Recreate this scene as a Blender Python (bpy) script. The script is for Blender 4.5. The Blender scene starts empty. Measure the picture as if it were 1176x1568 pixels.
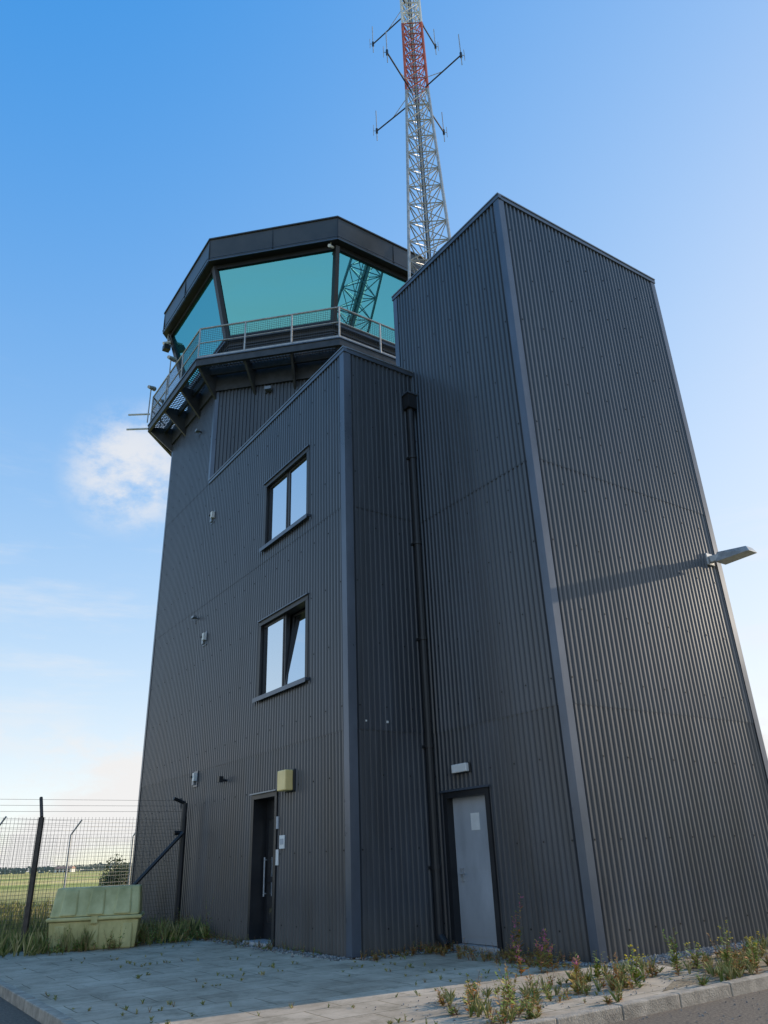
import bpy, math, random
from mathutils import Vector, Matrix, noise
random.seed(7)
R=random.uniform
sc=bpy.context.scene
TH=math.radians(35); C0=(2.676,11.72)
cT,sT=math.cos(TH),math.sin(TH)
def W(a,b): return (C0[0]+a*cT-b*sT, C0[1]+a*sT+b*cT)

# ------------------------------------------------------------ materials
def mat(name,col,rough=.5,metal=0,var=.15,scale=3,stretch=(1,1,1),bump=0,bscale=40,spec=.5,col2=None,isl=None,base_dirt=False):
    m=bpy.data.materials.new(name); m.use_nodes=True
    nt=m.node_tree; N=nt.nodes; L=nt.links
    p=N['Principled BSDF']
    p.inputs['Roughness'].default_value=rough; p.inputs['Metallic'].default_value=metal
    p.inputs['Specular IOR Level'].default_value=spec
    tc=N.new('ShaderNodeTexCoord'); mp=N.new('ShaderNodeMapping'); mp.inputs['Scale'].default_value=stretch
    L.new(tc.outputs['Object'],mp.inputs['Vector'])
    nz=N.new('ShaderNodeTexNoise'); nz.inputs['Scale'].default_value=scale; nz.inputs['Detail'].default_value=7; nz.inputs['Roughness'].default_value=.6
    L.new(mp.outputs[0],nz.inputs['Vector'])
    cr=N.new('ShaderNodeValToRGB'); e=cr.color_ramp.elements
    c2=col2 or tuple(min(1,c*(1+var)) for c in col); c1=tuple(c*(1-var) for c in col)
    e[0].position=.32; e[0].color=(*c1,1); e[1].position=.68; e[1].color=(*c2,1)
    if isl:
        gi=N.new('ShaderNodeNewGeometry')
        while len(e)>1: e.remove(e[0])
        for i,c in enumerate(isl):
            if i==0: e[0].position=0; e[0].color=(*c,1)
            else:
                x=e.new(i/(len(isl)-1)); x.color=(*c,1)
        L.new(gi.outputs['Random Per Island'],cr.inputs['Fac'])
    else: L.new(nz.outputs['Fac'],cr.inputs['Fac'])
    if base_dirt:   # splash-back dust on the lowest half metre
        sx=N.new('ShaderNodeSeparateXYZ'); L.new(tc.outputs['Object'],sx.inputs[0])
        mr=N.new('ShaderNodeMapRange'); mr.inputs['From Min'].default_value=.75; mr.inputs['From Max'].default_value=0.0; mr.inputs['To Max'].default_value=.75; L.new(sx.outputs['Z'],mr.inputs['Value'])
        mu=N.new('ShaderNodeMath'); mu.operation='MULTIPLY'; L.new(mr.outputs[0],mu.inputs[0]); L.new(nz.outputs['Fac'],mu.inputs[1])
        mx=N.new('ShaderNodeMix'); mx.data_type='RGBA'; L.new(mu.outputs[0],mx.inputs['Factor']); L.new(cr.outputs['Color'],mx.inputs['A']); mx.inputs['B'].default_value=(.16,.14,.11,1)
        L.new(mx.outputs['Result'],p.inputs['Base Color'])
    else: L.new(cr.outputs['Color'],p.inputs['Base Color'])
    if not isl:
        mr=N.new('ShaderNodeMapRange'); mr.inputs['To Min'].default_value=max(.02,rough-.1*rough-.02); mr.inputs['To Max'].default_value=min(1,rough+.15*rough+.03)
        L.new(nz.outputs['Fac'],mr.inputs['Value']); L.new(mr.outputs[0],p.inputs['Roughness'])
    if bump:
        n2=N.new('ShaderNodeTexNoise'); n2.inputs['Scale'].default_value=bscale; n2.inputs['Detail'].default_value=5
        L.new(tc.outputs['Object'],n2.inputs['Vector'])
        b=N.new('ShaderNodeBump'); b.inputs['Strength'].default_value=bump; b.inputs['Distance'].default_value=.02
        L.new(n2.outputs['Fac'],b.inputs['Height']); L.new(b.outputs[0],p.inputs['Normal'])
    return m
M={}
M['clad']=mat('anthracite_cladding',(.049,.057,.071),.30,0,.26,1.1,(1.5,1.5,.22),spec=.75)
M['clad2']=mat('anthracite_cladding_lower',(.053,.059,.070),.34,0,.30,1.3,(1.5,1.5,.3),spec=.75,base_dirt=True)
M['trim']=mat('steel_flashing',(.095,.115,.15),.28,.35,.2,2,(1,1,.4))
M['cap']=mat('pale_capping',(.22,.25,.29),.35,.4,.15,3)
M['fascia']=mat('fascia_panel',(.050,.048,.046),.34,.1,.25,1.2,spec=.6)
M['dark']=mat('dark_frame',(.018,.019,.022),.42,0,.2,4)
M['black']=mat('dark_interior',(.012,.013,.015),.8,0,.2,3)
M['galv']=mat('galvanised_steel',(.42,.43,.44),.5,.25,.25,9)
M['deck']=mat('deck_steel',(.05,.055,.062),.45,.3,.25,5)
M['white']=mat('white_paint',(.74,.74,.72),.4,0,.08,5)
M['doorgrey']=mat('grey_door_paint',(.38,.40,.43),.45,0,.14,3,(1,1,.4),base_dirt=True)
M['cream']=mat('cream_lamp_cover',(.92,.68,.28),.35,0,.08,4)
M['red']=mat('faded_red_mast_paint',(.50,.11,.06),.6,0,.35,6)
M['rust']=mat('weathered_post',(.10,.075,.06),.8,0,.35,8,bump=.3)
M['screw']=mat('screw_head',(.012,.012,.014),.4,.3,.1,5)
M['ceil']=mat('cab_ceiling',(.10,.11,.11),.7,0,.1,2)

def glass(name,tint,gl,mixf,base,dm=.25):
    m=bpy.data.materials.new(name); m.use_nodes=True; nt=m.node_tree; N=nt.nodes; L=nt.links
    N.remove(N['Principled BSDF']); out=N['Material Output']
    g=N.new('ShaderNodeBsdfGlossy'); g.inputs['Color'].default_value=(*gl,1); g.inputs['Roughness'].default_value=.015
    t=N.new('ShaderNodeBsdfTransparent'); t.inputs['Color'].default_value=(*tint,1)
    d=N.new('ShaderNodeBsdfDiffuse'); d.inputs['Color'].default_value=(*base,1)
    a=N.new('ShaderNodeMixShader'); a.inputs[0].default_value=dm; L.new(t.outputs[0],a.inputs[1]); L.new(d.outputs[0],a.inputs[2])
    x=N.new('ShaderNodeMixShader'); fr=N.new('ShaderNodeFresnel'); fr.inputs['IOR'].default_value=1.5
    mr=N.new('ShaderNodeMapRange'); mr.inputs['To Min'].default_value=mixf; mr.inputs['To Max'].default_value=1
    tc=N.new('ShaderNodeTexCoord'); nz=N.new('ShaderNodeTexNoise'); nz.inputs['Scale'].default_value=.8; L.new(tc.outputs['Object'],nz.inputs['Vector'])
    bp=N.new('ShaderNodeBump'); bp.inputs['Strength'].default_value=.03; bp.inputs['Distance'].default_value=.02; L.new(nz.outputs['Fac'],bp.inputs['Height']); L.new(bp.outputs[0],g.inputs['Normal'])
    L.new(fr.outputs[0],mr.inputs['Value']); L.new(mr.outputs[0],x.inputs[0]); L.new(a.outputs[0],x.inputs[1]); L.new(g.outputs[0],x.inputs[2]); L.new(x.outputs[0],out.inputs[0])
    return m
M['cabglass']=glass('teal_cab_glass',(.14,.40,.43),(.17,.60,.68),.58,(.04,.20,.22),.4)
M['winglass']=glass('window_glass',(.25,.28,.3),(.92,.96,1),.72,(.03,.035,.04))

# ------------------------------------------------------------ mesh builder
class MB:
    def __init__(s): s.v=[]; s.f=[]; s.m=[]; s.mats=[]
    def mi(s,k):
        mm=M[k]
        if mm not in s.mats: s.mats.append(mm)
        return s.mats.index(mm)
    def poly(s,pts,k):
        n=len(s.v); s.v+= [tuple(p) for p in pts]; s.f.append(tuple(range(n,n+len(pts)))); s.m.append(s.mi(k))
    def hexa(s,P,k):
        n=len(s.v); s.v+=[tuple(p) for p in P]; i=s.mi(k)
        for f in ((0,3,2,1),(4,5,6,7),(0,1,5,4),(1,2,6,5),(2,3,7,6),(3,0,4,7)):
            s.f.append(tuple(n+j for j in f)); s.m.append(i)
    def box(s,x0,x1,y0,y1,z0,z1,k):
        s.hexa([(x0,y0,z0),(x1,y0,z0),(x1,y1,z0),(x0,y1,z0),(x0,y0,z1),(x1,y0,z1),(x1,y1,z1),(x0,y1,z1)],k)
    def bar(s,p,q,w,h,k,up=(0,0,1)):
        p=Vector(p);q=Vector(q);d=(q-p).normalized(); u=Vector(up)
        if abs(d.dot(u))>.98: u=Vector((1,0,0))
        x=d.cross(u).normalized()*w/2; y=x.cross(d).normalized()*h/2
        s.hexa([p-x-y,p+x-y,p+x+y,p-x+y,q-x-y,q+x-y,q+x+y,q-x+y],k)
    def tube(s,p,q,r,k,n=8,r2=None):
        p=Vector(p);q=Vector(q);d=(q-p).normalized(); u=Vector((0,0,1)) if abs(d.z)<.95 else Vector((1,0,0))
        x=d.cross(u).normalized(); y=x.cross(d); r2=r if r2 is None else r2; b=len(s.v); i=s.mi(k)
        for j in range(n):
            a=2*math.pi*j/n; s.v.append(tuple(p+(x*math.cos(a)+y*math.sin(a))*r))
        for j in range(n):
            a=2*math.pi*j/n; s.v.append(tuple(q+(x*math.cos(a)+y*math.sin(a))*r2))
        for j in range(n):
            s.f.append((b+j,b+(j+1)%n,b+n+(j+1)%n,b+n+j)); s.m.append(i)
        s.f.append(tuple(b+n-1-j for j in range(n))); s.m.append(i)
        s.f.append(tuple(b+n+j for j in range(n))); s.m.append(i)
    def done(s,name,parent=None,local=False,bevel=0):
        me=bpy.data.meshes.new(name); me.from_pydata(s.v,[],s.f); me.update()
        for m in s.mats: me.materials.append(m)
        me.polygons.foreach_set('material_index',s.m)
        o=bpy.data.objects.new(name,me); sc.collection.objects.link(o)
        if parent: o.parent=parent
        if local: o.location=(*C0,0); o.rotation_euler=(0,0,TH)
        if bevel:
            b=o.modifiers.new('b','BEVEL'); b.width=bevel; b.segments=2
        return o
def empty(name,loc=(0,0,0),rz=0):
    e=bpy.data.objects.new(name,None); e.location=loc; e.rotation_euler=(0,0,rz); sc.collection.objects.link(e); return e

# ------------------------------------------------------------ building
B=empty('airport_control_tower',(*C0,0),TH)
PITCH=.115; DEP=.030
def off(s):
    t=(s/PITCH)%1.0
    if t<.36: return 0
    if t<.52: return DEP*(t-.36)/.16
    if t<.84: return DEP
    return DEP*(1-(t-.84)/.16)
def bps(s0,s1):
    out=[s0]; k=math.floor(s0/PITCH)-1
    while k*PITCH<s1:
        for t in (0,.36,.52,.84):
            x=(k+t)*PITCH
            if s0+1e-4<x<s1-1e-4: out.append(x)
        k+=1
    out.append(s1); return out
def fp(face,s,d,z):
    p,dr,n=face; return (p[0]+dr[0]*s+n[0]*d,p[1]+dr[1]*s+n[1]*d,z)
def fbox(mb,face,s0,s1,d0,d1,z0,z1,k):
    mb.hexa([fp(face,s0,d0,z0),fp(face,s1,d0,z0),fp(face,s1,d1,z0),fp(face,s0,d1,z0),fp(face,s0,d0,z1),fp(face,s1,d0,z1),fp(face,s1,d1,z1),fp(face,s0,d1,z1)],k)
def wall(mb,face,s0,s1,z0,z1,holes=(),joints=(3.5,7.8),ztop=None,screws=True):
    zs=sorted(set([z0,z1]+[j for j in joints if z0<j<z1]+[h[2] for h in holes]+[h[3] for h in holes]))
    zs=[z for z in zs if z0<=z<=z1]
    for za,zb in zip(zs,zs[1:]):
        zc=(za+zb)/2; hs=sorted([h for h in holes if h[2]<zc<h[3]]); x=s0; segs=[]
        for h in hs: segs.append((x,h[0])); x=h[1]
        segs.append((x,s1))
        lift=.007*sum(1 for j in joints if zc>j)
        lo=za-(.03 if za in joints else 0)
        k='clad' if zc>3.5 else 'clad2'
        for a,b in segs:
            if b-a<.01: continue
            xs=bps(a,b)
            for u,v in zip(xs,xs[1:]):
                du=off(u+1e-6) ; dv=off(v-1e-6)
                # sheets are never perfectly flat: slight oil-canning between fixings
                t0=zb if ztop is None or zb<z1 else ztop(u); t1=zb if ztop is None or zb<z1 else ztop(v)
                nz_=max(1,int((zb-lo)/1.17)); 
                def wob(s,z): return .0022*noise.noise(Vector((s*1.1+face[0][0]*3,z*.8,face[0][1]*2)))
                for q in range(nz_):
                    f0=q/nz_; f1=(q+1)/nz_
                    A=lo+(t0-lo)*f0;Bz=lo+(t1-lo)*f0;C=lo+(t1-lo)*f1;D=lo+(t0-lo)*f1
                    mb.poly([fp(face,u,du+lift+wob(u,A),A),fp(face,v,dv+lift+wob(v,Bz),Bz),fp(face,v,dv+lift+wob(v,C),C),fp(face,u,du+lift+wob(u,D),D)],k)
            if za in joints: fbox(mb,face,a,b,-.004,lift+DEP*.4,lo-.003,lo,k)
    if screws:
        z=z0+.35; row=0
        while z<z1-.1:
            k=math.ceil(s0/PITCH)+(row%2)
            while (k+.68)*PITCH<s1:
                s=(k+.68)*PITCH
                if not any(h[0]-.05<s<h[1]+.05 and h[2]-.05<z<h[3]+.05 for h in holes):
                    lift=.007*sum(1 for j in joints if z>j)
                    fbox(mb,face,s-.012,s+.012,DEP+lift-.003,DEP+lift+.008,z-.012,z+.012,'screw')
                k+=5
            z+=1.17; row+=1
# --- shaft
SW,SD=5.107,3.793; ZT=14.10
sl=((0,0),(0,1),(-1,0)); sr=((0,0),(1,0),(0,-1)); sR=((SW,0),(0,1),(1,0)); sB=((0,SD),(1,0),(0,1))
zl=lambda s:14.10+.085*s/SD
zr=lambda s:14.10+.14*s/SW
door2=(1.94,3.06,-.1,2.38)
mb=MB()
wall(mb,sl,0,SD,0.02,14.1,[door2],ztop=zl)
wall(mb,sr,0,SW,0.02,14.1,ztop=zr)
wall(mb,sR,0,SD,0.02,14.1,ztop=lambda s:14.24,screws=False)
wall(mb,sB,0,SW,0.02,14.1,ztop=lambda s:14.19,screws=False)
mb.done('shaft_walls',B)
mb=MB()
def corner(mb,x,y,sx,sy,z0,z1,k='trim',w=.10):
    mb.box(*sorted((x+sx*.047,x+sx*(.054))),*sorted((y+sy*.054,y-sy*w)),z0,z1,k)
    mb.box(*sorted((x+sx*.047,x-sx*w)),*sorted((y+sy*.047,y+sy*.054)),z0,z1,k)
corner(mb,0,0,-1,-1,.03,14.0); corner(mb,SW,0,1,-1,.03,14.12); corner(mb,0,SD,-1,1,8,14.06)
def capline(mb,p,q,z0,z1,n,k1='trim',k2='cap',h=.10):
    p=Vector((*p,z0));q=Vector((*q,z1)); n=Vector((*n,0))
    for (a,b,c,d,k) in ((-.02,.066,-h,0,k1),(-.12,.082,0,.028,k2)):
        P=[p+n*a+Vector((0,0,c)),q+n*a+Vector((0,0,c)),q+n*b+Vector((0,0,c)),p+n*b+Vector((0,0,c))]
        Q=[v+Vector((0,0,d-c)) for v in P]
        mb.hexa(P+Q,k)
capline(mb,(0,-.08),(0,SD+.08),14.10,14.19,(-1,0)); capline(mb,(0.0,0),(SW+.08,0),14.103,14.243,(0,-1))
capline(mb,(SW,0),(SW,SD),14.24,14.24,(1,0)); capline(mb,(0,SD),(SW,SD),14.19,14.24,(0,1))
mb.poly([(0,0,14.0),(SW,0,14.1),(SW,SD,14.1),(0,SD,14.05)],'dark')
mb.done('shaft_flashings',B)
# --- shaft door
mb=MB()
s0,s1,z1=1.94,3.06,2.38
for a,b,c,d in ((s0-.05,s0+.05,.0,z1+.04),(s1-.05,s1+.05,.0,z1+.04)): fbox(mb,sl,a,b,-.16,.05,c,d,'dark')
fbox(mb,sl,s0+.05,s1-.05,-.16,.05,z1-.06,z1+.04,'dark'); fbox(mb,sl,s0-.1,s1+.1,.04,.085,z1+.04,z1+.075,'trim')
fbox(mb,sl,s0+.05,s1-.05,-.14,-.09,.09,z1-.06,'doorgrey')
fbox(mb,sl,s0+.12,s1-.12,-.09,-.084,.2,1.1,'doorgrey'); fbox(mb,sl,s0+.12,s1-.12,-.09,-.084,1.2,z1-.15,'doorgrey')
fbox(mb,sl,s0+.0,s1-.0,-.16,.06,.0,.08,'galv')
fbox(mb,sl,2.32,2.54,-.084,-.078,1.78,2.05,'white')
fbox(mb,sl,2.83,2.9,-.084,-.06,1.0,1.2,'galv'); mb.tube(fp(sl,2.86,-.06,1.12),fp(sl,2.86,-.02,1.12),.012,'galv'); mb.tube(fp(sl,2.87,-.02,1.12),fp(sl,2.74,-.02,1.12),.011,'galv')
for z in (.4,1.2,2.1): mb.tube(fp(sl,2.0,-.08,z),fp(sl,2.0,-.08,z+.1),.014,'galv')
mb.done('shaft_door',B)
mb=MB()
fbox(mb,sl,2.30,2.74,.03,.06,2.70,2.86,'dark'); fbox(mb,sl,2.32,2.72,.06,.13,2.71,2.85,'white')
mb.done('door_bulkhead_light',B,bevel=.012)

# --- stair block
A0=-1.839;B0=3.323; BE=10.873; ZM=11.54
ml=((A0,B0),(0,1),(-1,0)); mr=((A0,B0),(1,0),(0,-1))
win=[(1.52,3.64,8.13,9.77),(1.51,3.69,4.64,6.29)]; door1=(2.69,3.72,-.1,2.62)
mb=MB()
zm=lambda s:ZM+.10*s/7.55
wall(mb,ml,0,7.55,.02,ZM,win+[door1],ztop=zm)
wall(mb,mr,0,-A0-.03,.02,ZM)
wall(mb,((1.6,SD+.05),(0,1),(1,0)),0,4.4,.02,ZM,screws=False)
mb.poly([(A0,B0,ZM-.06),(0,B0,ZM-.06),(0,SD,ZM-.06),(1.6,SD,ZM-.06),(1.6,8.18,ZM),(.85,8.18,ZM),(A0,BE,ZM)],'dark')
mb.done('stair_block_walls',B)
mb=MB()
corner(mb,A0,B0,-1,-1,.03,ZM-.10,w=.12)
capline(mb,(A0,B0-.08),(A0,BE),ZM,ZM+.10,(-1,0)); capline(mb,(A0,B0),(-.03,B0),ZM+.003,ZM+.003,(0,-1))
mb.done('stair_block_flashings',B)
# downpipe
mb=MB()
pf=lambda s,d,z:fp(mr,s,d,z)
mb.tube(pf(1.62,.13,.15),pf(1.62,.13,10.45),.075,'dark',12)
fbox(mb,mr,1.5,1.74,.04,.24,10.45,10.80,'dark'); fbox(mb,mr,1.47,1.77,.03,.26,10.80,10.84,'trim')
mb.tube(pf(1.62,.13,.2),pf(1.62,.3,.06),.075,'dark',12)
for z in (1.2,3.2,5.2,7.2,9.2):
    mb.tube(pf(1.62,.13,z),pf(1.62,.13,z+.06),.092,'dark',12); fbox(mb,mr,1.53,1.71,.02,.08,z,z+.05,'dark')
mb.done('downpipe',B)
# windows
def window(name,h,tilt):
    s0,s1,z0,z1=h; g=MB(); f=MB()
    for a,b,c,d in ((s0-.06,s0+.05,z0,z1),(s1-.05,s1+.06,z0,z1)): fbox(f,ml,a,b,-.16,.052,c,d,'dark')
    fbox(f,ml,s0-.06,s1+.06,-.16,.056,z1-.05,z1+.05,'dark'); fbox(f,ml,s0-.08,s1+.08,.03,.09,z1+.05,z1+.075,'trim')
    fbox(f,ml,s0-.10,s1+.10,-.16,.12,z0-.055,z0+.0,'trim'); fbox(f,ml,s0-.10,s1+.10,.12,.126,z0-.09,z0+.0,'trim')
    sm=(s0+s1)/2
    fbox(f,ml,sm-.035,sm+.035,-.13,-.03,z0,z1-.05,'dark')
    for i,(a,b) in enumerate(((s0+.05,sm-.035),(sm+.035,s1-.05))):
        t=tilt if i==0 else 0
        def q(s,d,z):
            zz=z-z0; return fp(ml,s,-.05+d-zz*math.sin(t)*1.0,z0+zz*math.cos(t))
        def sb(sa,sb_,da,db,za,zb,k,m):
            m.hexa([q(sa,da,za),q(sb_,da,za),q(sb_,db,za),q(sa,db,za),q(sa,da,zb),q(sb_,da,zb),q(sb_,db,zb),q(sa,db,zb)],k)
        w=.05; zb=z1-.055
        sb(a+.003,a+w,-.02,.03,z0+.004,zb,'dark',f); sb(b-w,b-.003,-.02,.03,z0+.004,zb,'dark',f)
        sb(a+w,b-w,-.02,.03,z0+.004,z0+w,'dark',f); sb(a+w,b-w,-.02,.03,zb-w,zb,'dark',f)
        g.poly([q(a+w,.012,z0+w),q(b-w,.012,z0+w),q(b-w,.012,zb-w),q(a+w,.012,zb-w)][::-1],'winglass')
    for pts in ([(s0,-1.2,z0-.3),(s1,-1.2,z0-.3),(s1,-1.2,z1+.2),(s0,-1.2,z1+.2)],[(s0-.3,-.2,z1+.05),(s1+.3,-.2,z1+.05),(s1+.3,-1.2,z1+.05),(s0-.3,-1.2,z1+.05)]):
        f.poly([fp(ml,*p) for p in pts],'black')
    fbox(f,ml,s0+.1,s1-.1,-.32,-.3,z1-.5,z1-.06,'white') if tilt==0 else None
    f.done(name+'_frame',B); g.done(name+'_glass',B)
window('stair_window_upper',win[0],0); window('stair_window_lower',win[1],math.radians(6))
# entrance door
mb=MB(); s0,s1,z1=2.69,3.72,2.62
for a,b in ((s0-.05,s0+.04),(s1-.04,s1+.05)): fbox(mb,ml,a,b,-.32,.055,.0,z1,'dark')
fbox(mb,ml,s0-.05,s1+.05,-.32,.058,z1-.04,z1+.05,'dark'); fbox(mb,ml,s0-.08,s1+.08,.04,.10,z1+.05,z1+.075,'cap')
fbox(mb,ml,s0+.0,s1,-.32,.16,.0,.07,'galv')
fbox(mb,ml,s0+.04,s0+.16,-.30,-.25,.07,z1-.04,'dark'); fbox(mb,ml,s1-.16,s1-.04,-.30,-.25,.07,z1-.04,'dark')
fbox(mb,ml,s0+.16,s1-.16,-.30,-.25,.07,.35,'dark'); fbox(mb,ml,s0+.16,s1-.16,-.30,-.25,1.05,1.15,'dark'); fbox(mb,ml,s0+.16,s1-.16,-.30,-.25,2.2,z1-.04,'dark')
for a,b in ((.35,1.05),(1.15,2.2)): mb.poly([fp(ml,s0+.16,-.28,a),fp(ml,s0+.16,-.28,b),fp(ml,s1-.16,-.28,b),fp(ml,s1-.16,-.28,a)],'winglass')
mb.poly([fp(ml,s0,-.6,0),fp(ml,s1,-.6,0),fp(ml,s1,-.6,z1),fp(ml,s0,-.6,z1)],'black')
mb.tube(fp(ml,s1-.1,-.2,.8),fp(ml,s1-.1,-.2,1.5),.016,'galv')
for z in (.85,1.45): mb.tube(fp(ml,s1-.1,-.25,z),fp(ml,s1-.1,-.2,z),.012,'galv')
fbox(mb,ml,3.0,3.2,-.249,-.245,1.35,1.62,'white')
mb.done('entrance_door',B)
mb=MB(); fbox(mb,ml,2.54,2.64,.03,.05,1.35,1.62,'white'); fbox(mb,ml,2.3,2.5,.03,.05,1.63,1.86,'white'); fbox(mb,ml,2.33,2.47,.05,.055,1.70,1.80,'doorgrey'); 
fbox(mb,ml,2.56,2.63,.03,.06,1.98,2.2,'doorgrey')
mb.done('wall_notices_and_keypad',B)
mb=MB(); fbox(mb,ml,1.92,2.30,.03,.07,2.60,3.01,'dark'); fbox(mb,ml,1.94,2.28,.07,.24,2.62,2.99,'cream')
mb.done('entrance_wall_lamp',B,bevel=.03)
mb=MB()
for z in (10.28,6.78,3.30):
    s=7.05; fbox(mb,ml,s-.14,s+.14,.028,.05,z-.18,z+.18,'trim'); fbox(mb,ml,s-.11,s-.0,.05,.13,z-.05,z+.13,'white'); fbox(mb,ml,s+.0,s+.11,.05,.09,z-.13,z+.0,'cap')
    mb.tube(fp(ml,s+.04,.05,z+.05),fp(ml,s+.04,.16,z+.05),.03,'dark')
mb.tube(fp(ml,5.21,.03,3.1),fp(ml,5.21,.14,3.1),.025,'dark'); fbox(mb,ml,5.15,5.27,.12,.22,3.06,3.18,'dark')
mb.tube(fp(ml,7.69,.03,7.5),fp(ml,7.69,.14,7.5),.02,'cap'); fbox(mb,ml,7.60,7.78,.09,.2,7.5,7.55,'cap')
mb.tube(fp(ml,8.58,.03,13.85),fp(ml,8.58,.2,13.85),.025,'dark'); fbox(mb,ml,8.5,8.66,.1,.22,13.83,13.9,'cap')
for z in (3.6,): fbox(mb,mr,.3,.33,.03,.05,z,z+.03,'white')
fbox(mb,mr,.75,.79,.03,.05,3.6,3.64,'white')
mb.done('wall_fittings',B)

# --- octagonal tower + cab
OC=(2.75,12.77)
def ov(R_,i): a=math.radians(22.5+45*i); return (OC[0]+R_*math.cos(a),OC[1]+R_*math.sin(a))
def oface(R_,i):
    p=Vector(ov(R_,i));q=Vector(ov(R_,i+1)); d=(q-p).normalized(); return ((p.x,p.y),(d.x,d.y),(d.y,-d.x)),(q-p).length
mb=MB()
for i in range(8):
    f,l=oface(4.965,i); wall(mb,f,0,l,.02 if i not in(4,5) else 8,15.15,joints=(3.5,7.8,11.6))
mb.done('octagonal_tower_walls',B)
mb=MB()
for i in range(8):
    x,y=ov(4.965,i); d=Vector((x-OC[0],y-OC[1],0)).normalized(); t=Vector((-d.y,d.x,0))
    z0=11.7 if i in (4,) else .03
    if i==5: z0=11.6
    c=Vector((x,y,0))
    for sg in (1,-1):
        a=c+d*.058; b_=c+t*sg*.11+d*(.058-.0456)
        mb.poly([(a.x,a.y,z0),(b_.x,b_.y,z0),(b_.x,b_.y,15.15),(a.x,a.y,15.15)],'trim')
mb.done('tower_corner_flashings',B)
def ringstrip(mb,R1,z1,R2,z2,k):
    for i in range(8):
        a=ov(R1,i);b=ov(R1,i+1);c=ov(R2,i+1);d=ov(R2,i); mb.poly([(*a,z1),(*b,z1),(*c,z2),(*d,z2)],k)
def solidring(mb,Ri,Ro,z0,z1,k):
    for i in range(8):
        a=ov(Ri,i);b=ov(Ri,i+1);c=ov(Ro,i+1);d=ov(Ro,i)
        mb.hexa([(*a,z0),(*b,z0),(*c,z0),(*d,z0),(*a,z1),(*b,z1),(*c,z1),(*d,z1)],k)
# walkway
mb=MB()
solidring(mb,5.80,5.90,15.22,15.47,'deck'); solidring(mb,5.28,5.36,15.18,15.40,'deck'); solidring(mb,4.99,5.08,14.75,15.40,'deck')
solidring(mb,5.902,5.93,15.45,15.49,'trim'); 
for i in range(8):
    A=Vector(ov(4.99,i));Z=Vector(ov(5.82,i)); A2=Vector(ov(4.99,i+1));Z2=Vector(ov(5.82,i+1))
    for t in (0,1/3,2/3):
        p=A.lerp(A2,t);q=Z.lerp(Z2,t); d=(q-p).normalized(); n=Vector((-d.y,d.x))*.035
        P=[(p-n),(p+n),(q+n),(q-n)]
        mb.hexa([(*P[0],14.45),(*P[1],14.45),(*P[2],15.24),(*P[3],15.24),(*P[0],15.40),(*P[1],15.40),(*P[2],15.40),(*P[3],15.40)],'deck')
    for j in range(1,9):
        t=j/9; p=A.lerp(Z,t);q=A2.lerp(Z2,t); mb.bar((*p,15.42),(*q,15.42),.008,.03,'galv' if j%3==0 else 'deck')
    n=40
    for j in range(n):
        t=(j+.5)/n; p=A.lerp(A2,t);q=Z.lerp(Z2,t); mb.bar((*p,15.43),(*q,15.43),.010,.03,'deck')
mb.done('walkway_deck',B)
mb=MB()
RR=5.84
for i in range(8):
    p=Vector(ov(RR,i));q=Vector(ov(RR,i+1))
    for z,r in ((16.66,.030),(16.10,.020)): mb.tube((*p,z),(*q,z),r,'galv')
    mb.bar((*p,15.55),(*q,15.55),.012,.12,'galv')
    for t in (0,1/3,2/3):
        c=p.lerp(q,t); mb.tube((*c,15.4),(*c,16.66),.028,'galv')
    d=(q-p).normalized(); Ln=(q-p).length; n=int(Ln/.07)
    for j in range(n+1):
        c=p+d*(Ln*j/n); mb.bar((*c,15.6),(*c,16.6),.006,.006,'deck')
    for j in range(15):
        z=15.62+j*.07; mb.bar((*p,z),(*q,z),.006,.006,'deck')
mb.done('walkway_railing',B)
# cab
mb=MB()
ringstrip(mb,4.60,15.45,4.60,16.9,'fascia')
for j in range(12): solidring(mb,4.602,4.64,15.62+j*.10,15.64+j*.10,'deck')
solidring(mb,4.5,4.74,16.90,16.99,'trim')
mb.done('cab_lower_wall',B)
mb=MB(); g=MB()
for i in range(8):
    p=Vector((*ov(4.70,i),16.95)); q=Vector((*ov(5.46,i),19.45)); d=Vector((p.x-OC[0],p.y-OC[1],0))
    mb.bar(p,q,.20,.14,'dark',up=d)
    a,b=Vector(ov(4.67,i)),Vector(ov(4.67,i+1)); c,e_=Vector(ov(5.43,i)),Vector(ov(5.43,i+1))
    g.poly([(*a,17.0),(*b,17.0),(*e_,19.4),(*c,19.4)],'cabglass')
solidring(mb,4.60,4.76,16.99,17.07,'dark'); solidring(mb,5.3,5.50,19.33,19.50,'dark')
mb.done('cab_window_frames',B); g.done('cab_glazing',B)
mb=MB()
ringstrip(mb,5.72,19.52,5.76,20.42,'fascia'); ringstrip(mb,5.3,19.50,5.72,19.52,'dark')
solidring(mb,5.70,5.80,20.42,20.47,'fascia'); solidring(mb,5.735,5.765,19.50,19.54,'trim')
mb.poly([(*ov(5.75,i),20.44) for i in range(8)],'dark'); mb.poly([(*ov(5.4,i),19.46) for i in range(8)],'ceil')
for i in range(8):
    f,l=oface(5.74,i)
    for t in (.0,.5,1): 
        s=l*t; fbox(mb,f,s-.01,s+.01,-.0,.026,19.53,20.44,'dark')
    fbox(mb,f,0,l,.03,.05,19.60,19.61,'trim')
mb.done('cab_roof_and_fascia',B)
mb=MB()
mb.poly([(*ov(4.6,i),15.6) for i in range(8)],'black'); solidring(mb,3.5,4.3,16.6,16.7,'dark'); solidring(mb,3.6,4.1,15.6,16.6,'black')
mb.box(OC[0]-1,OC[0]+1,OC[1]-.3,OC[1]+2,15.6,19.46,'black')
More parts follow.
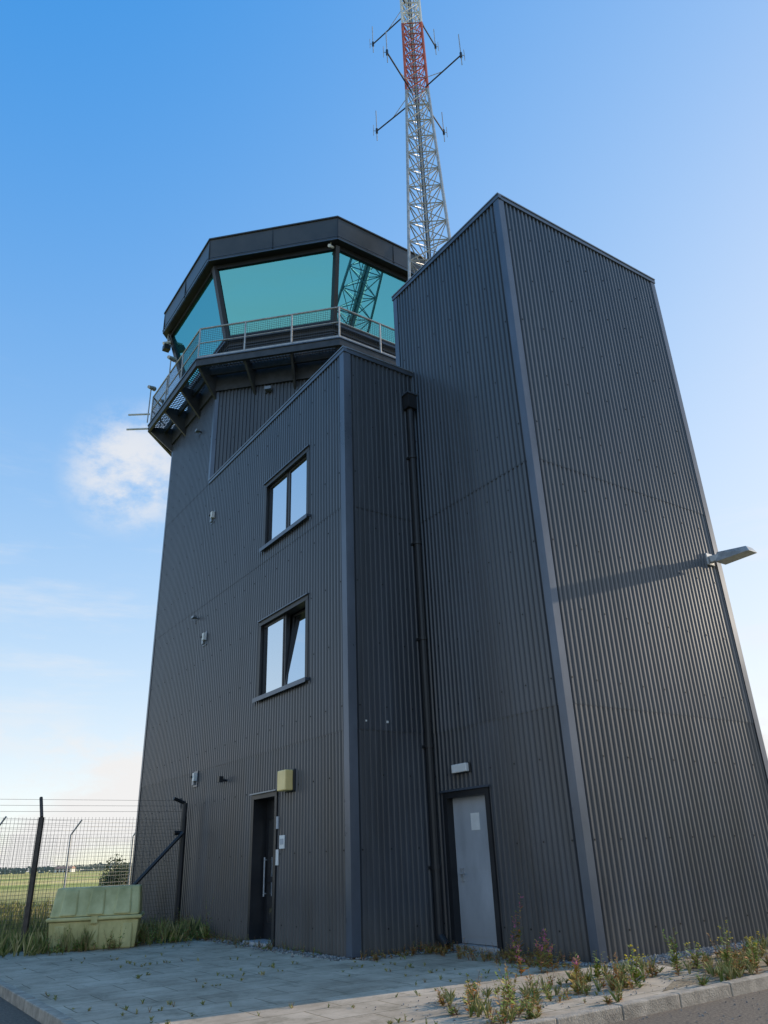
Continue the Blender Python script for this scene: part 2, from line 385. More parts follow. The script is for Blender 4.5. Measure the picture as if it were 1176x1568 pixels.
for i in range(8):
    a=Vector(ov(5.22,i));b=Vector(ov(5.22,i+1)); c=Vector(ov(5.06,i));d=Vector(ov(5.06,i+1)); h=R(.25,.6)
    for s_,e_ in ((.06,.49),(.51,.94)):
        zt=19.3; zb=zt-R(.2,.65)
        mb.poly([(*a.lerp(b,s_),zt),(*a.lerp(b,e_),zt),(*c.lerp(d,e_),zb),(*c.lerp(d,s_),zb)],'ceil')
for i,t in ((4,.3),(4,.6),(5,.35),(5,.7),(3,.5)):
    c=Vector(ov(3.8,i)).lerp(Vector(ov(3.8,i+1)),t); mb.box(c.x-.3,c.x+.3,c.y-.05,c.y+.05,16.8,17.25,'black'); mb.box(c.x-.04,c.x+.04,c.y-.04,c.y+.04,16.7,16.9,'dark')
mb.done('cab_interior',B)
mb=MB()
c=Vector(ov(5.55,3)); 
mb.tube((*c,19.1),(*c,19.5),.03,'galv'); mb.tube((c.x-.15,c.y,19.0),(c.x+.2,c.y,19.2),.07,'white')
mb.box(c.x-.14,c.x+.1,c.y-.12,c.y+.12,18.75,18.95,'dark'); mb.tube((c.x,c.y,18.95),(c.x,c.y,19.1),.03,'dark')
for i,t in ((3,0),(2,.8),(3,.45)):
    p=Vector(ov(5.95,i)).lerp(Vector(ov(5.95,i+1)),t)
    mb.tube((*p,15.6),(*p,17.0),.022,'galv'); mb.tube((p.x-.12,p.y-.1,17.0),(p.x+.14,p.y+.08,17.1),.06,'galv',10,.09)
for i,t,h in ((4,.95,19.6),):
    p=Vector(ov(5.62,i)).lerp(Vector(ov(5.62,i+1)),t); mb.tube((*p,h-.25),(*p,h),.02,'galv'); mb.tube((p.x-.1,p.y-.06,h-.3),(p.x+.1,p.y+.02,h-.22),.055,'white',10,.04)
p=Vector(ov(5.9,3))
wd=Vector((-cT,sT))
for z,k in ((15.35,'white'),(15.95,'white')):
    q=p+wd*.75; mb.tube((*p,z),(*q,z),.035,'white')
mb.done('walkway_lamps_and_booms',B)
f,l=oface(4.965,4)
mb=MB(); fbox(mb,f,1.62,1.82,.03,.2,14.5,14.6,'cap'); fbox(mb,f,1.60,1.84,.03,.06,14.45,14.62,'dark'); mb.done('tower_wall_lamp',B)
mb=MB()
fbox(mb,sr,SW-.45,SW-.22,.03,.07,6.58,6.84,'galv'); mb.bar(fp(sr,SW-.34,.05,6.70),fp(sr,SW-.14,.35,6.74),.12,.14,'galv')
P=[fp(sr,SW-.34,.16,6.62),fp(sr,SW+.02,.16,6.62),fp(sr,SW+.08,.85,6.66),fp(sr,SW-.24,.85,6.66)]
Q=[fp(sr,SW-.28,.20,6.84),fp(sr,SW-.02,.20,6.84),fp(sr,SW+.03,.78,6.79),fp(sr,SW-.19,.78,6.79)]
mb.hexa(P+Q,'galv')
mb.done('shaft_floodlight',B,bevel=.015)

# ------------------------------------------------------------ mast
ME=empty('lattice_antenna_mast',(1.74,18.0,0),math.radians(8))
def mw(z):
    if z<14: return 1.72-.1*z/14
    if z<26: return 1.62-(z-14)/12*.86
    return .76-(z-26)/14*.2
def leg(i,z):
    a=math.radians(200+120*i); r=mw(z)*.577; return Vector((r*math.cos(a),r*math.sin(a),z))
def mcol(z): return 'red' if 25.8<z<29.8 else ('galv' if z<25.8 else 'white')
zs=[0]; 
while zs[-1]<38: zs.append(zs[-1]+(1.0 if zs[-1]<18 else .8 if zs[-1]<26 else .62))
mb=MB()
for a,b in zip(zs,zs[1:]):
    k=mcol((a+b)/2)
    for i in range(3):
        mb.tube(leg(i,a),leg(i,b),.05,k,6)
        j=(i+1)%3; mb.tube(leg(i,b),leg(j,b),.020,k,5)
        mb.tube(leg(i,a),leg(j,b),.020,k,5); mb.tube(leg(j,a),leg(i,b),.016,k,5)
mb.done('mast_lattice',ME)
mb=MB()
for x in (-.15,.15): mb.tube((x,-.05,0),(x,-.05,38),.018,'galv',5)
z=.3
while z<38: mb.tube((-.15,-.05,z),(.15,-.05,z),.011,'galv',4); z+=.3
mb.bar((.0,.12,0),(.0,.12,36),.20,.05,'galv')
for x in (-.05,.0,.05): mb.tube((x,.07,0),(x,.07,33),.018,'dark',5)
mb.done('mast_ladder_and_cables',ME)
mb=MB()
for zc,L_ in ((26.0,1.50),(31.0,1.5),(35.4,1.5)):
    for sx in (1,-1):
        for sy in (1,-1):
            a=Vector((.25*sx,.25*sy,zc+(.1 if sx>0 else -.2))); b=Vector((L_*sx*.85,L_*sy,zc+(.15 if sx>0 else -.1)))
            mb.tube(a,b,.028,'dark',6); mb.tube(a+Vector((0,0,.5)),a.lerp(b,.5),.014,'galv',5)
            mb.tube(b-Vector((0,0,.5)),b+Vector((0,0,1.1)),.018,'galv',5); mb.tube(b-Vector((0,0,.12)),b+Vector((0,0,.12)),.045,'dark',6)
            c=b+Vector((.12*sx,0,0)); mb.tube(c-Vector((0,0,.25)),c+Vector((0,0,.3)),.012,'galv',5); mb.tube(b,c,.012,'galv',5)
mb.tube((0,0,38),(0,0,41),.03,'white',6)
mb.done('mast_antennas',ME)

# ------------------------------------------------------------ ground
def groundmat():
    m=bpy.data.materials.new('field_grass'); m.use_nodes=True; nt=m.node_tree;N=nt.nodes;L=nt.links;p=N['Principled BSDF']; p.inputs['Roughness'].default_value=.95; p.inputs['Specular IOR Level'].default_value=.1
    g=N.new('ShaderNodeNewGeometry'); sx=N.new('ShaderNodeSeparateXYZ'); L.new(g.outputs['Position'],sx.inputs[0])
    n=N.new('ShaderNodeTexNoise'); n.inputs['Scale'].default_value=1.3;n.inputs['Detail'].default_value=8; L.new(g.outputs['Position'],n.inputs['Vector'])
    mp=N.new('ShaderNodeMapping'); mp.inputs['Scale'].default_value=(.004,.03,1); L.new(g.outputs['Position'],mp.inputs['Vector'])
    n2=N.new('ShaderNodeTexNoise'); n2.inputs['Scale'].default_value=1; n2.inputs['Detail'].default_value=5; L.new(mp.outputs[0],n2.inputs['Vector'])
    c1=N.new('ShaderNodeValToRGB'); e=c1.color_ramp.elements; e[0].position=.3;e[0].color=(.16,.19,.05,1);e[1].position=.7;e[1].color=(.40,.34,.12,1); L.new(n.outputs['Fac'],c1.inputs[0])
    c2=N.new('ShaderNodeValToRGB'); e=c2.color_ramp.elements; e[0].position=.40;e[0].color=(.36,.38,.09,1);e[1].position=.54;e[1].color=(.78,.60,.22,1); L.new(n2.outputs['Fac'],c2.inputs[0])
    mr=N.new('ShaderNodeMapRange'); mr.inputs['From Min'].default_value=35; mr.inputs['From Max'].default_value=90; L.new(sx.outputs['Y'],mr.inputs['Value'])
    mx=N.new('ShaderNodeMix'); mx.data_type='RGBA'; L.new(mr.outputs[0],mx.inputs['Factor']); L.new(c1.outputs[0],mx.inputs['A']); L.new(c2.outputs[0],mx.inputs['B']); L.new(mx.outputs['Result'],p.inputs['Base Color'])
    return m
M['ground']=groundmat()
def slabmat():
    m=bpy.data.materials.new('concrete_paving_slabs'); m.use_nodes=True; nt=m.node_tree;N=nt.nodes;L=nt.links;p=N['Principled BSDF']; p.inputs['Roughness'].default_value=.85
    tc=N.new('ShaderNodeTexCoord'); b=N.new('ShaderNodeTexBrick'); b.offset=.5; b.inputs['Scale'].default_value=1; b.inputs['Brick Width'].default_value=.9; b.inputs['Row Height'].default_value=.6; b.inputs['Mortar Size'].default_value=.009; b.inputs['Mortar Smooth'].default_value=.6
    b.inputs['Color1'].default_value=(.52,.42,.32,1); b.inputs['Color2'].default_value=(.59,.485,.375,1); b.inputs['Mortar'].default_value=(.20,.165,.10,1)
    nd=N.new('ShaderNodeTexNoise'); nd.inputs['Scale'].default_value=3; L.new(tc.outputs['Object'],nd.inputs['Vector'])
    vm=N.new('ShaderNodeVectorMath'); vm.operation='SCALE'; vm.inputs['Scale'].default_value=.03; L.new(nd.outputs['Color'],vm.inputs[0])
    va=N.new('ShaderNodeVectorMath'); L.new(tc.outputs['Object'],va.inputs[0]); L.new(vm.outputs[0],va.inputs[1]); L.new(va.outputs[0],b.inputs['Vector'])
    n=N.new('ShaderNodeTexNoise'); n.inputs['Scale'].default_value=.8;n.inputs['Detail'].default_value=10; n.inputs['Roughness'].default_value=.75; L.new(tc.outputs['Object'],n.inputs['Vector'])
    c=N.new('ShaderNodeValToRGB'); e=c.color_ramp.elements; e[0].position=.32;e[0].color=(.50,.47,.41,1);e[1].position=.62;e[1].color=(1.08,1.06,1.02,1); L.new(n.outputs['Fac'],c.inputs[0])
    mx=N.new('ShaderNodeMix'); mx.data_type='RGBA'; mx.blend_type='MULTIPLY'; mx.inputs['Factor'].default_value=1; L.new(b.outputs['Color'],mx.inputs['A']); L.new(c.outputs[0],mx.inputs['B'])
    n4=N.new('ShaderNodeTexNoise'); n4.inputs['Scale'].default_value=2.3; n4.inputs['Detail'].default_value=9; n4.inputs['Roughness'].default_value=.8; L.new(tc.outputs['Object'],n4.inputs['Vector'])
    r4=N.new('ShaderNodeMapRange'); r4.inputs['From Min'].default_value=.52; r4.inputs['From Max'].default_value=.66; r4.inputs['To Max'].default_value=.75; L.new(n4.outputs['Fac'],r4.inputs['Value'])
    m4=N.new('ShaderNodeMix'); m4.data_type='RGBA'; L.new(r4.outputs[0],m4.inputs['Factor']); L.new(mx.outputs['Result'],m4.inputs['A']); m4.inputs['B'].default_value=(.20,.165,.105,1)
    n3=N.new('ShaderNodeTexNoise'); n3.inputs['Scale'].default_value=90; n3.inputs['Detail'].default_value=3; L.new(tc.outputs['Object'],n3.inputs['Vector'])
    ma=N.new('ShaderNodeMath'); ma.operation='MULTIPLY_ADD'; L.new(n3.outputs['Fac'],ma.inputs[0]); ma.inputs[1].default_value=.3
    inv=N.new('ShaderNodeMath'); inv.operation='SUBTRACT'; inv.inputs[0].default_value=1; L.new(b.outputs['Fac'],inv.inputs[1]); L.new(inv.outputs[0],ma.inputs[2])
    bp=N.new('ShaderNodeBump'); bp.inputs['Strength'].default_value=.6; bp.inputs['Distance'].default_value=.01; L.new(ma.outputs[0],bp.inputs['Height']); L.new(bp.outputs[0],p.inputs['Normal'])
    L.new(m4.outputs['Result'],p.inputs['Base Color']); return m
M['slab']=slabmat()
M['asph']=mat('asphalt',(.11,.085,.065),.9,0,.35,35,bump=.9,bscale=120,col2=(.24,.195,.15))
M['kerb']=mat('kerb_concrete',(.38,.32,.25),.85,0,.35,6,bump=.6,bscale=60)
M['soil']=mat('soil',(.20,.145,.085),.95,0,.4,5,bump=1,bscale=30,col2=(.42,.32,.20))
M['gravel']=mat('gravel_stones',(.2,.2,.2),.8,isl=[(.10,.10,.10),(.22,.21,.20),(.32,.30,.28),(.16,.15,.16),(.46,.43,.39)])
M['grass']=mat('grass_blades',(.1,.1,.1),.7,isl=[(.09,.14,.025),(.17,.21,.045),(.32,.28,.09),(.50,.40,.18),(.12,.18,.035)])
M['weed']=mat('weed_leaves',(.1,.1,.1),.6,isl=[(.11,.17,.025),(.28,.28,.05),(.62,.30,.06),(.20,.24,.04),(.60,.18,.05),(.50,.40,.08)])
M['weedg']=mat('green_weed_leaves',(.1,.1,.1),.6,isl=[(.09,.18,.02),(.26,.32,.04),(.14,.23,.035),(.38,.40,.07)])
M['yellow']=mat('yellow_petals',(.75,.55,.03),.6,0,.15,9)
M['pink']=mat('pink_petals',(.42,.10,.22),.6,0,.2,9)
M['stem']=mat('stems',(.24,.12,.06),.7,0,.3,9)
M['leafd']=mat('bush_leaves',(.05,.08,.02),.6,isl=[(.04,.07,.02),(.08,.11,.03),(.12,.15,.045)])
M['far']=mat('far_trees',(.10,.14,.12),.9,isl=[(.12,.16,.15),(.16,.20,.18),(.19,.23,.21)])  # distance haze is mixed into these pale blue-grey leaf colours
M['mesh_l']=mat('fence_wire_galvanised',(.30,.31,.31),.5,.3,.1,5)
M['mesh_d']=mat('fence_wire_dark',(.10,.09,.08),.6,.2,.2,5)
M['bin']=mat('faded_yellow_green_plastic',(.56,.48,.17),.5,0,.28,2.6,(1,1,.5),col2=(.70,.61,.28))
M['far_white']=mat('far_building_paint',(.6,.6,.58),.7,0,.1,2); M['far_roof']=mat('far_roof',(.35,.20,.15),.8,0,.1,2)

mb=MB(); S=6000
mb.poly([(-S,-S,-.12),(S,-S,-.12),(S,S,-.12),(-S,S,-.12)],'ground'); mb.done('ground')
mb=MB(); mb.poly([(-22,-14,-.116),(40,-14,-.116),(40,-1.5,-.116),(-4,-1.5,-.116),(-5,8.6,-.116),(-22,8.6,-.116)],'asph'); mb.done('road',local=True)
arc=[(-3.94+2.5*math.cos(math.radians(a)),.5+2.5*math.sin(math.radians(a))) for a in range(180,271,10)]
top=[(-6.44,9.6)]+arc+[(16,-2.0),(16,6),(-1,6),(-1,10.2),(-2.5,10.3)]
mb=MB(); mb.poly([(x,y,0) for x,y in top],'slab')
for (x,y),(u,v) in zip(top,top[1:]+top[:1]): mb.poly([(x,y,-.13),(u,v,-.13),(u,v,0),(x,y,0)],'slab')
mb.done('paved_apron',local=True)
p0=Vector((-6.505,9.6)); pts=[p0,Vector((-6.505,.5))]+[Vector((-3.94+2.565*math.cos(math.radians(a)),.5+2.565*math.sin(math.radians(a)))) for a in range(190,271,10)]+[Vector((16,-2.065))]
mb=MB()
for p,q in zip(pts,pts[1:]):
    L_=(q-p).length; n=max(1,round(L_/.9)); d=(q-p).normalized()
    for j in range(n):
        a=p+d*(L_*j/n+.004); b=p+d*(L_*(j+1)/n-.004); z=.006+R(-.006,.008); mb.bar((a.x,a.y,-.07+z),(b.x,b.y,-.07+z),.125,.145,'kerb')
mb.done('kerb',local=True,bevel=.012)
mb=MB()
low=[(x*.35-1.2,-1.95+R(0,.12)) for x in range(0,49)]; up=[(x*.35-1.2,-.5-R(0,.15)-(.9 if x<5 else 0)) for x in range(48,1,-1)]
mb.poly([(x,y,.004) for x,y in low+up],'soil')
mb.done('soil_verge',local=True)
def stone(mb,x,y,z,r,k='gravel'):
    c=Vector((x,y,z)); b=len(mb.v); i=mb.mi(k)
    for d in ((1,0,0),(0,1,0),(-1,0,0),(0,-1,0),(0,0,1),(0,0,-1)):
        v=Vector(d)*r*R(.6,1.2)+Vector((R(-1,1),R(-1,1),R(-1,1)))*r*.35; v.z*=.7; mb.v.append(tuple(c+v))
    for f in ((0,1,4),(1,2,4),(2,3,4),(3,0,4),(1,0,5),(2,1,5),(3,2,5),(0,3,5)): mb.f.append(tuple(b+j for j in f)); mb.m.append(i)
mb=MB()
mb.poly([(-.1,-.5,.008),(12,-.5,.008),(12,0,.008),(-.1,0,.008)],'soil')
for _ in range(4200): stone(mb,R(-.15,9),-abs(random.gauss(0,.22))-.04,.015,R(.012,.034))
for _ in range(1100): stone(mb,-abs(random.gauss(0,.13))-.04,R(0,3.2),.012,R(.01,.03))
for _ in range(1500): stone(mb,A0-abs(random.gauss(0,.13))-.04,R(3.3,10),.012,R(.01,.028))
for _ in range(600): stone(mb,R(A0,0),B0-abs(random.gauss(0,.12))-.04,.012,R(.01,.028))
for _ in range(1300): stone(mb,R(-4,9),R(-1.9,-.3),.006,R(.004,.014))
for _ in range(900): stone(mb,R(-7,9),R(-3.2,-2.15),-.112,R(.004,.012))
mb.done('gravel_strip',local=True)
# ------------------------------------------------------------ vegetation
def tuft(mb,x,y,z,h,n,sp,k='grass',w=.006):
    for _ in range(n):
        a=R(0,6.283); l=R(.5,1)*h; lean=R(.1,.6)*sp; bx=x+R(-.02,.02)*3*sp; by=y+R(-.02,.02)*3*sp
        dx,dy=math.cos(a),math.sin(a); px,py=-dy*w,dx*w
        m=(bx+dx*lean*.35,by+dy*lean*.35,z+l*.6); t=(bx+dx*lean,by+dy*lean,z+l)
        mb.poly([(bx-px,by-py,z),(bx+px,by+py,z),(m[0]+px*.7,m[1]+py*.7,m[2]),t,(m[0]-px*.7,m[1]-py*.7,m[2])],k)
def leafy(mb,x,y,z,h,n,k='weed',ls=.05,spread=.25,dens=18):
    st=[]
    for _ in range(n):
        a=R(0,6.283); hh=h*R(.5,1); tx=x+math.cos(a)*spread*R(.2,1)*hh; ty=y+math.sin(a)*spread*R(.2,1)*hh
        mb.tube((x,y,z),(tx,ty,z+hh),.004,'stem',3,.0015); st.append((tx,ty,z+hh))
        m=int(6+hh*dens)
        for j in range(m):
            t=(j+1)/m; c=Vector((x+(tx-x)*t,y+(ty-y)*t,z+hh*t)); b=R(0,6.283); l=ls*R(.5,1.2)*(1.15-.7*t)
            d=Vector((math.cos(b),math.sin(b),R(-.1,.7))).normalized(); s=Vector((-d.y,d.x,0))*l*.26
            mb.poly([c,c+d*l*.5+s,c+d*l,c+d*l*.5-s],k)
    return st
mb=MB()
for _ in range(1050):
    a=R(-3.6,9); b=R(-2.0,-.4)
    if a<.2 and random.random()<.35: b=-2.0+abs(random.gauss(0,.2))
    if noise.noise(Vector((a*.9,b*1.3,2)))<-.08: continue
    big=random.random()<.15
    if random.random()<.38: tuft(mb,a,b,0,R(.06,.22),random.randint(8,16),.16)
    else: leafy(mb,a,b,0,R(.22,.40) if big else R(.05,.20),random.randint(2,5),k=random.choice(('weed','weed','weedg')),ls=.08 if big else .06,spread=.6,dens=44)
for _ in range(700):
    if random.random()<.5: a,b=R(-6.3,-.2),round(R(-1.8,8)/.6)*.6+R(-.02,.02)
    else: a,b=round(R(-6.3,0)/.45)*.45+R(-.02,.02),R(-1.9,6)
    if a>-2.0 and b>3.1: continue
    if noise.noise(Vector((a*.8,b*.8,7)))<.12: continue
    tuft(mb,a,b,0,R(.015,.07),random.randint(4,9),.08) if random.random()<.7 else leafy(mb,a,b,0,R(.02,.07),3,k='weedg',ls=.03,spread=1)
for _ in range(90): leafy(mb,A0-R(.05,.35),R(4,10.5),0,R(.05,.22),3,k='weedg',ls=.05,spread=.5)
for _ in range(110): leafy(mb,-R(.05,.8),R(.1,3.2),0,R(.05,.24),3,ls=.06,spread=.6,dens=30)
for _ in range(50): leafy(mb,R(A0,-.1),B0-R(.08,.5),0,R(.04,.2),3,ls=.055,spread=.6,dens=30)
for _ in range(380): tuft(mb,R(-6.3,-1.9),R(8.7,10.6),0,R(.1,.5),9,.25)
for _ in range(200): leafy(mb,R(-5.2,-1.9),R(8.4,10.4),0,R(.12,.55),3,k='weedg',ls=.09,spread=.4)
for _ in range(260): tuft(mb,R(-8.8,-6.5),R(7.4,10.4),-.11,R(.12,.5),9,.25)
leafy(mb,A0-.25,3.323+5.3,0,.95,3,k='weedg',ls=.10,spread=.22); leafy(mb,A0-.35,3.323+6.6,0,.6,4,k='weedg',ls=.10,spread=.3)
mb.done('weeds',local=True)
def inv(x,y): dx,dy=x-C0[0],y-C0[1]; return (dx*cT+dy*sT,-dx*sT+dy*cT)
def ragwort(x,y,h,n=5,fl=5):
    mb=MB(); st=leafy(mb,0,0,0,h,n,k='weedg',ls=.10,spread=.45,dens=50)
    for t in st:
        for _ in range(fl):
            c=Vector(t)+Vector((R(-.035,.035),R(-.035,.035),R(-.02,.02)))
            mb.tube(c,c+Vector((R(-.004,.004),R(-.004,.004),.007)),.008,'yellow',5,.010)
    o=mb.done('ragwort_plant'); o.location=(x,y,0)
for x,y,h,fl in ((4.16,11.15,.5,2),(4.6,11.35,.34,4),(3.4,10.8,.52,0),(2.64,9.95,.42,5),(2.34,10.5,.3,0),(1.1,9.1,.28,0),(3.75,11.1,.3,2),(.75,9.6,.22,0),(4.4,10.95,.3,0)): ragwort(x,y,h,6,fl)
def willow(x,y,h,n=3,pf=8):
    mb=MB(); st=leafy(mb,0,0,0,h,n,k='weed',ls=.12,spread=.2,dens=46)
    for t in st:
        for _ in range(pf):
            f=R(.75,1); c=Vector((t[0]*f,t[1]*f,t[2]*f))+Vector((R(-.025,.025),R(-.025,.025),0)); d=Vector((R(-1,1),R(-1,1),R(0,1)))*.018
            mb.poly([c,c+d+Vector((0,0,.01)),c+d*1.5,c+d-Vector((0,0,.012))],'pink')
    o=mb.done('willowherb_plant'); o.location=(x,y,0)
for x,y,h in ((1.71,12.58,.85),(1.79,11.2,.6),(1.95,11.3,.42),(2.0,12.0,.5),(1.6,12.2,.35),(1.5,11.0,.34),(1.9,9.6,.34)): willow(x,y,h)
mb=MB()
for _ in range(3400):
    y=R(17.2,38); x=-R(.24,.60)*y-.6
    a,b=inv(x,y)
    if a<-6.6 and b<9.6: 
        if b<7.5: continue
    if b<10.2 and a>-6.5: continue
    tuft(mb,x,y,-.12,R(.15,.6),5,.25,w=.011)
mb.done('tall_grass')
def bush(name,x,y,r,h,n=2600,ls=.07,k='leafd'):
    mb=MB(); cl=[(R(-.6,.6)*r,R(-.6,.6)*r,R(.25,.8)*h,R(.28,.5)*r) for _ in range(11)]
    for c in cl: mb.tube((0,0,0),c[:3],.03,'stem',5,.01)
    for _ in range(n):
        c=random.choice(cl); d=Vector((random.gauss(0,1),random.gauss(0,1),random.gauss(0,1))).normalized()*c[3]*R(.5,1.1); p=Vector(c[:3])+d
        if p.z<0: continue
        u=Vector((R(-1,1),R(-1,1),R(-1,1))).normalized()*ls; w=u.cross(Vector((R(-1,1),R(-1,1),R(-1,1)))).normalized()*ls*.5
        mb.poly([p-u,p+w,p+u,p-w],k)
    o=mb.done(name); o.location=(x,y,-.12)
bush('hawthorn_bush',-13.2,40,1.3,2.1); bush('hawthorn_bush',-14.6,43,1.0,1.5)
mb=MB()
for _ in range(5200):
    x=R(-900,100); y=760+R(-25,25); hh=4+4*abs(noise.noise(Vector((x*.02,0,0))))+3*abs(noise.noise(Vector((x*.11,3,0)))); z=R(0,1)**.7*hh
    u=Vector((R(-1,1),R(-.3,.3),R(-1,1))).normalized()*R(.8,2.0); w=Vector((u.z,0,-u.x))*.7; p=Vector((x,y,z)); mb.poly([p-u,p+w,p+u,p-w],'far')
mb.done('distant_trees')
for x,y,w,h,k in ((-352,700,18,3,'far_white'),(-290,720,14,3,'far_white')):
    mb=MB(); mb.box(-w/2,w/2,-5,5,0,h,k); mb.hexa([(-w/2-.5,-5.5,h),(w/2+.5,-5.5,h),(w/2+.5,5.5,h),(-w/2-.5,5.5,h),(-w/2,-.2,h+2),(w/2,-.2,h+2),(w/2,.2,h+2),(-w/2,.2,h+2)],'far_roof')
    for j in range(4): mb.box(-w/2+2+j*w/4.5,-w/2+3.5+j*w/4.5,-5.05,-5.0,0,2.4,'dark')
    o=mb.done('distant_building'); o.location=(x,y,-.12)

# ------------------------------------------------------------ fences
def fence(pts,h,wk,pk,post_r,cell,wr,crank=True,brace=None,square=False):
    F=empty('mesh_security_fence'); mb=MB(); pm=MB()
    for p,q in zip(pts,pts[1:]):
        p=Vector(p);q=Vector(q); d=(q-p).normalized(); L_=(q-p).length; n=int(L_/cell)
        for j in range(n+1):
            c=p+d*(L_*j/n); mb.bar((*c,0),(*c,h),wr,wr,wk)
        for j in range(int(h/cell)+1): mb.bar((*p,j*cell),(*q,j*cell),wr,wr,wk)
        cr=Vector((-d.y,d.x))
        for t in ((.08,.12),(.2,.25),(.32,.38)): mb.bar((*(p-cr*t[0]),h+t[1]),(*(q-cr*t[0]),h+t[1]),wr*1.3,wr*1.3,wk)
    for p in pts:
        p=Vector(p)
        if square: pm.bar((*p,-.12),(*p,h),post_r*2,post_r*2,pk)
        else: pm.tube((*p,-.12),(*p,h),post_r,pk)
        if crank: pm.tube((*p,h),(*(p-cr*.36),h+.42),post_r*.8,pk)
    mb.done('wire_mesh',F); pm.done('posts',F); return F
near=[(-4.98,19.0),(-7.58,17.2),(-10.04,15.48),(-12.5,13.76)]
F=fence(near,2.45,'mesh_d','rust',.045,.075,.0045,square=True)
mb=MB(); mb.tube((-4.95,18.85,2.1),(-6.35,17.85,.35),.042,'dark'); mb.tube((-4.98,18.95,0),(-4.98,18.95,2.75),.055,'dark')
mb.tube((-4.98,18.95,2.75),(-5.2,18.75,2.85),.04,'dark'); mb.tube((-4.98,18.95,2.1),(-5.15,18.8,2.1),.05,'dark'); mb.done('brace',F)
far=[(-13.4,16.6),(-12.3,19.6),(-11.2,22.5),(-10.15,25.3),(-9.1,28.1),(-8.0,31.0),(-6.9,34)]
fence(far,2.4,'mesh_l','galv',.03,.10,.005)

# ------------------------------------------------------------ grit bin
G=empty('grit_bin',(-6.02,16.85,0),math.radians(14))
def frus(mb,w0,d0,w1,d1,z0,z1,k,dy=0):
    mb.hexa([(-w0/2,-d0/2,z0),(w0/2,-d0/2,z0),(w0/2,d0/2,z0),(-w0/2,d0/2,z0),(-w1/2,-d1/2+dy,z1),(w1/2,-d1/2+dy,z1),(w1/2,d1/2+dy,z1),(-w1/2,d1/2+dy,z1)],k)
mb=MB()
frus(mb,1.56,.80,1.66,.92,.0,.50,'bin'); 
for x in (-.62,0,.62): mb.box(x-.10,x+.10,-.47,-.41,.0,.44,'bin')
mb.done('tub',G,bevel=.03)
mb=MB(); frus(mb,1.76,1.02,1.76,1.02,.505,.57,'bin'); mb.done('rim',G,bevel=.02)
mb=MB(); frus(mb,1.66,.94,1.58,.56,.573,1.08,'bin',.10)
for x in (-.5,.0,.5): mb.hexa([(x-.16,-.50,.60),(x+.16,-.50,.60),(x+.16,-.42,.60),(x-.16,-.42,.60),(x-.14,-.215,1.05),(x+.14,-.215,1.05),(x+.14,-.12,1.05),(x-.14,-.12,1.05)],'bin')
mb.done('lid',G,bevel=.04)
mb=MB(); mb.box(-.06,.06,-.53,-.49,.46,.58,'bin'); mb.done('catch',G)

# ------------------------------------------------------------ light and sky
sa=math.radians(29.5); el=math.radians(17)
S_=Vector((math.cos(sa)*math.cos(el),math.sin(sa)*math.cos(el),math.sin(el)))
sd=bpy.data.lights.new('sun','SUN'); sd.energy=5; sd.angle=math.radians(.5); sd.color=(1,.86,.68)
so=bpy.data.objects.new('sun',sd); so.rotation_euler=S_.to_track_quat('Z','Y').to_euler(); sc.collection.objects.link(so); so.location=(20,20,30)
w=bpy.data.worlds.new('World'); sc.world=w; w.use_nodes=True; nt=w.node_tree;N=nt.nodes;L=nt.links
bg=N['Background']; bg.inputs['Strength'].default_value=.15
sky=N.new('ShaderNodeTexSky'); sky.sky_type='NISHITA'; sky.sun_disc=False; sky.sun_elevation=el; sky.sun_rotation=math.radians(60.5); sky.altitude=0; sky.air_density=.9; sky.dust_density=.25; sky.ozone_density=1.8
tc=N.new('ShaderNodeTexCoord'); 
def math_(op,a,b=None,c=None):
    n=N.new('ShaderNodeMath'); n.operation=op
    for i,x in enumerate((a,b,c)):
        if x is None: continue
        if isinstance(x,(int,float)): n.inputs[i].default_value=x
        else: L.new(x,n.inputs[i])
    return n.outputs[0]
def mrange(v,a,b,c=0,d=1):
    n=N.new('ShaderNodeMapRange'); n.interpolation_type='SMOOTHSTEP'; L.new(v,n.inputs['Value']); n.inputs['From Min'].default_value=a;n.inputs['From Max'].default_value=b;n.inputs['To Min'].default_value=c;n.inputs['To Max'].default_value=d; return n.outputs[0]
def blob(dirv,r0,r1):
    v=N.new('ShaderNodeVectorMath'); v.operation='DOT_PRODUCT'; L.new(tc.outputs['Generated'],v.inputs[0]); v.inputs[1].default_value=Vector(dirv).normalized(); return mrange(v.outputs['Value'],math.cos(math.radians(r1)),math.cos(math.radians(r0)))
def nz(scale,st,det=7,rough=.55,loc=(0,0,0)):
    mp=N.new('ShaderNodeMapping'); mp.inputs['Scale'].default_value=st; mp.inputs['Location'].default_value=loc; L.new(tc.outputs['Generated'],mp.inputs['Vector'])
    n=N.new('ShaderNodeTexNoise'); n.inputs['Scale'].default_value=scale; n.inputs['Detail'].default_value=det; n.inputs['Roughness'].default_value=rough; L.new(mp.outputs[0],n.inputs['Vector']); return n.outputs['Fac']
sx=N.new('ShaderNodeSeparateXYZ'); L.new(tc.outputs['Generated'],sx.inputs[0]); zz=sx.outputs['Z']
n1=nz(5,(1,1,2.2),rough=.6); 
low=math_('MULTIPLY',mrange(zz,.19,.11),mrange(n1,.38,.54)); low=math_('MULTIPLY',low,.92)
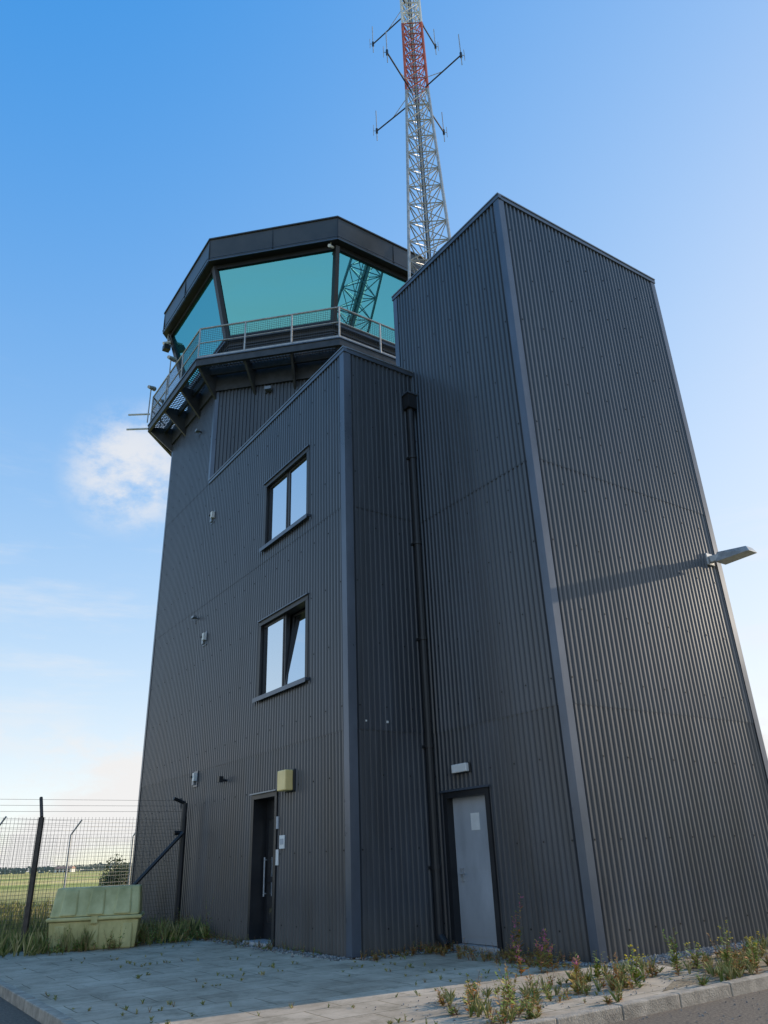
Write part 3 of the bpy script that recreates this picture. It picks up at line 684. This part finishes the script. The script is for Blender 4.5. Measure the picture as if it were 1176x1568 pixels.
b1=math_('MULTIPLY',blob((-.315,.828,.455),.5,5.6),mrange(nz(9,(1,1,1.6),rough=.65,loc=(1.3,0,0)),.34,.60)); b1=math_('MULTIPLY',b1,.8)
wisp=math_('MULTIPLY',mrange(nz(2.6,(1,1,6),rough=.62,loc=(3,1,0)),.50,.74),mrange(zz,.62,.25)); wisp=math_('MULTIPLY',wisp,.45)
tot=math_('MAXIMUM',math_('MAXIMUM',low,b1),wisp)
def vm(op,a,b):
    n=N.new('ShaderNodeVectorMath'); n.operation=op
    for i,x in enumerate((a,b)):
        if isinstance(x,tuple): n.inputs[i].default_value=x
        else: L.new(x,n.inputs[i])
    return n.outputs[0]
k_,j_=6.0,1.2
num=vm('MULTIPLY',sky.outputs[0],(k_,k_,k_)); den=vm('ADD',vm('MULTIPLY',sky.outputs[0],(j_,j_,j_)),(1,1,1)); comp=vm('DIVIDE',num,den)
hs=N.new('ShaderNodeHueSaturation'); hs.inputs['Saturation'].default_value=2.1; hs.inputs['Hue'].default_value=.522; hs.inputs['Value'].default_value=1.58; L.new(comp,hs.inputs['Color'])
mx=N.new('ShaderNodeMix'); mx.data_type='RGBA'; L.new(tot,mx.inputs['Factor'])
L.new(hs.outputs[0],mx.inputs['A']); mx.inputs['B'].default_value=(5.95,5.85,5.8,1); L.new(mx.outputs['Result'],bg.inputs['Color'])

# ------------------------------------------------------------ camera
cd=bpy.data.cameras.new('camera'); co=bpy.data.objects.new('camera',cd); sc.collection.objects.link(co)
p=math.radians(24.8); F_=Vector((0,math.cos(p),math.sin(p))); U0=Vector((0,-math.sin(p),math.cos(p))); R0=Vector((1,0,0))
Rv=.9993*R0-.0379*U0; Uv=.0379*R0+.9993*U0
m=Matrix(((Rv.x,Uv.x,-F_.x,0),(Rv.y,Uv.y,-F_.y,0),(Rv.z,Uv.z,-F_.z,1.4),(0,0,0,1)))
co.matrix_world=m
cd.sensor_fit='VERTICAL'; cd.sensor_height=36; cd.lens=26.33; cd.clip_end=20000; cd.clip_start=.05
sc.camera=co
sc.view_settings.view_transform='Standard'; sc.view_settings.look='None'; sc.view_settings.exposure=0
